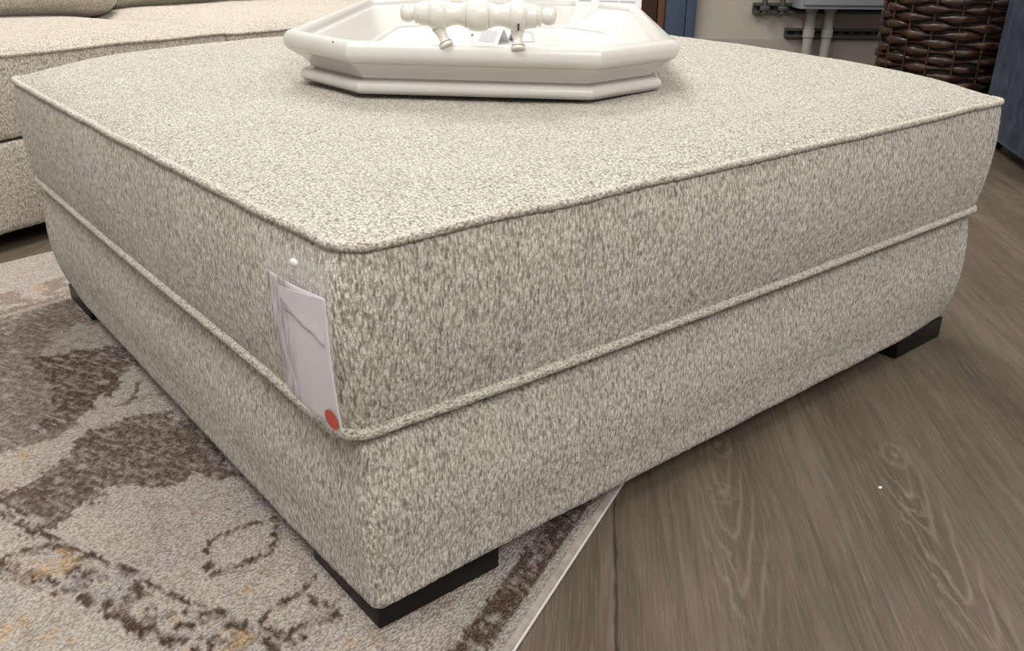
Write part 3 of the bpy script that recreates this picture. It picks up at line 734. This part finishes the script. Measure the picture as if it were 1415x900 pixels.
for s_, lb in ((1.350, 'thin vertical pipe clamped to the upper strut, left one'), (1.445, 'thin vertical pipe clamped to the upper strut, nearest the cabinet')):
    t = thing('conduit_pipe', lb, 'pipe'); wl(t)
    V, F = tube([(s_, -.062, z) for z in (.372, 1.6)], .0145, 14); link('pipe', autosharp(fixn(mesh('pipe', V, F)), 50), M_steel, t)
    link('clamp', box_me('clamp', (s_-.024, -.079, .386), (s_+.024, -.0455, .41), .004), M_steel, t)

# ================================================================== WICKER BASKET
BC = np.array([CAM[0], CAM[1], 0])+HV*3.72+RV*1.80
bk = thing('wicker_basket', 'tall round dark brown wicker basket standing behind the ottoman', 'basket', tuple(BC))
M_wk = NT('dark_wicker'); _c = M_wk.co()
_n = M_wk.noise(M_wk.mp(_c, (1, 1, 6)), 22, 4, .6); _n2 = M_wk.noise(_c, 9, 2)
M_wk.fin(M_wk.mix(M_wk.rv(_n, .35, .72), (.012, .005, .003), M_wk.mix(M_wk.rv(_n2, .4, .65), (.050, .020, .011), (.115, .055, .030))), .36, M_wk.bump(_n, .4, .003)); M_wk = M_wk.m
BR = .262; NST = 18; PIT = .031
V_all = []; F_all = []; base_i = 0
for row in range(28):
    z0 = .02+row*PIT; par_ = row % 2; rad = BR+.010*min(1, z0/.7)
    nseg = NST*10; q = np.arange(nseg)*2*math.pi/nseg
    ph_ = q*NST/2+par_*math.pi/1.0*.5*2+row*.35
    jit = .0035*np.array([noise.noise(Vector((math.cos(a)*6, math.sin(a)*6, row*3.1))) for a in q])
    rr_ = rad+.0105*np.cos(ph_)+jit
    hh = (.0112+.0050*np.cos(ph_))*(1+.25*np.array([noise.noise(Vector((math.cos(a)*14, math.sin(a)*14, row*1.7))) for a in q]))
    zz = z0+.0035*np.array([noise.noise(Vector((math.cos(a)*4, math.sin(a)*4, row*2.3+9))) for a in q])
    ring_pts = []
    m = 8
    for k in range(nseg):
        cs, sn = math.cos(q[k]), math.sin(q[k])
        for j in range(m):
            a = j*2*math.pi/m; ro = rr_[k]+.0060*math.cos(a)
            ring_pts.append((ro*cs, ro*sn, zz[k]+hh[k]*math.sin(a)))
    V_all += ring_pts
    for k in range(nseg):
        k2 = (k+1) % nseg
        for j in range(m):
            j2 = (j+1) % m; F_all.append((base_i+k*m+j, base_i+k2*m+j, base_i+k2*m+j2, base_i+k*m+j2))
    base_i += nseg*m
link('woven_wall', fixn(mesh('woven_wall', V_all, F_all)), M_wk, bk)
for i in range(NST):
    a = (i+.5)*2*math.pi/NST
    V, F = tube([((BR+.004+.010*min(1, z/.7))*math.cos(a), (BR+.004+.010*min(1, z/.7))*math.sin(a), z) for z in np.linspace(.004, .88, 12)], .0055, 8)
    link('stake', fixn(mesh('stake', V, F)), M_wk, bk)
V, F = lathe([(.01, .0008), (BR-.012, .0008), (BR-.008, .01), (BR-.003, .86), (BR-.010, .86), (BR-.016, .02), (.01, .018)], 48)
link('liner', fixn(mesh('liner', V, F)), simple('basket_inner', (.012, .007, .005), .8), bk)
for k_ in (0, 1):
    V, F = tube([((BR+.012)*math.cos(a), (BR+.012)*math.sin(a), .89+.008*math.sin(a*22+k_*math.pi)) for a in np.arange(180)*2*math.pi/180], .013, 8, closed=True)
    link('braided_rim', fixn(mesh('braided_rim', V, F)), M_wk, bk)

# ================================================================== BLUE ARMCHAIR
AC = np.array([3.241, .805, 0])-RV*.022; ad = np.array([-.41, -.322]); AA = math.atan2(ad[1], ad[0])
ch = thing('armchair', 'navy blue velvet armchair at the right edge behind the ottoman', 'armchair', tuple(AC), AA)
M_vel = NT('navy_velvet'); _c = M_vel.co()
_v1 = M_vel.noise(M_vel.mp(_c, (1, 1, .8)), 13, 5, .7, .4); _v2 = M_vel.noise(_c, 60, 3, .6)
M_vel.fin(M_vel.mix(M_vel.rv(_v1, .38, .68), (.006, .010, .019), (.046, .064, .094)), .7, M_vel.bump(M_vel.math('ADD', _v1, M_vel.math('MULTIPLY', _v2, .3)), .4, .01), Sheen_Weight=.2, Sheen_Roughness=.35, Sheen_Tint=(.5, .62, .85, 1)); M_vel = M_vel.m
# local +y points to the right-hand side seen from the camera
def vb(name, a, b, bev): return link(name, box_me(name, a, b, bev, 4), M_vel, ch)
vb('arm', (0, 0, .045), (.82, .17, .66), .03)
vb('arm', (0, .73, .045), (.82, .90, .66), .03)
vb('seat_base', (.14, .172, .045), (.80, .728, .30), .02)
vb('seat_cushion', (.17, .176, .302), (.84, .724, .46), .045)
vb('backrest', (0, .172, .05), (.135, .728, .92), .04)
for x_, y_ in ((.04, .04), (.72, .04), (.04, .80), (.72, .80)):
    V, F = lathe([(.018, .0005), (.018, .004), (.026, .046)], 16); o = link('leg', fixn(mesh('leg', V, F)), M_leg, ch); o.location = (x_, y_+.03, 0)

# speck of paper on the floor
p = floor_pt(1216, 676)
V = [(0, 0, .0004), (.0045, -.001, .0006), (.0065, .0022, .0012), (.003, .0042, .0008), (.0002, .003, .0005), (.003, .002, .0022)]
o = link('paper_scrap', mesh('paper_scrap', V, [(0, 1, 5), (1, 2, 5), (2, 3, 5), (3, 4, 5), (4, 0, 5), (4, 3, 2, 1, 0)], False), M_paper); o.location = tuple(p)
tag(o, 'tiny white scrap lying on the wood floor right of the ottoman', 'scrap')

# ================================================================== LIGHT
w = bpy.data.worlds.new('world'); SC.world = w; w.use_nodes = True
w.node_tree.nodes['Background'].inputs[0].default_value = (1, .965, .92, 1); w.node_tree.nodes['Background'].inputs[1].default_value = .30
def area(loc, size, power, col=(1, .96, .90), rot=(0, 0, 0)):
    l = bpy.data.lights.new('panel_or_fill_lamp', 'AREA'); l.shape = 'RECTANGLE'; l.size, l.size_y = size; l.energy = power; l.color = col
    o = bpy.data.objects.new('panel_or_fill_lamp', l); COL.objects.link(o); o.location = loc; o.rotation_euler = rot; return o
area((1.2, 2.2, 3.0), (1.3, 1.3), 92)
area((-1.0, .2, 3.0), (1.3, 1.3), 54)
area((2.6, -.6, 3.0), (1.2, 1.2), 36)
area((-.4, -2.2, 2.6), (1.8, 1.2), 66, rot=(math.radians(28), 0, math.radians(-10)))  # added fill lamp behind the camera, brightens the near faces; no ceiling fixture
area((2.6, 3.6, 3.0), (1.5, 1.0), 32)
SC.view_settings.view_transform = 'Standard'; SC.view_settings.look = 'None'; SC.view_settings.exposure = 0; SC.view_settings.gamma = 1
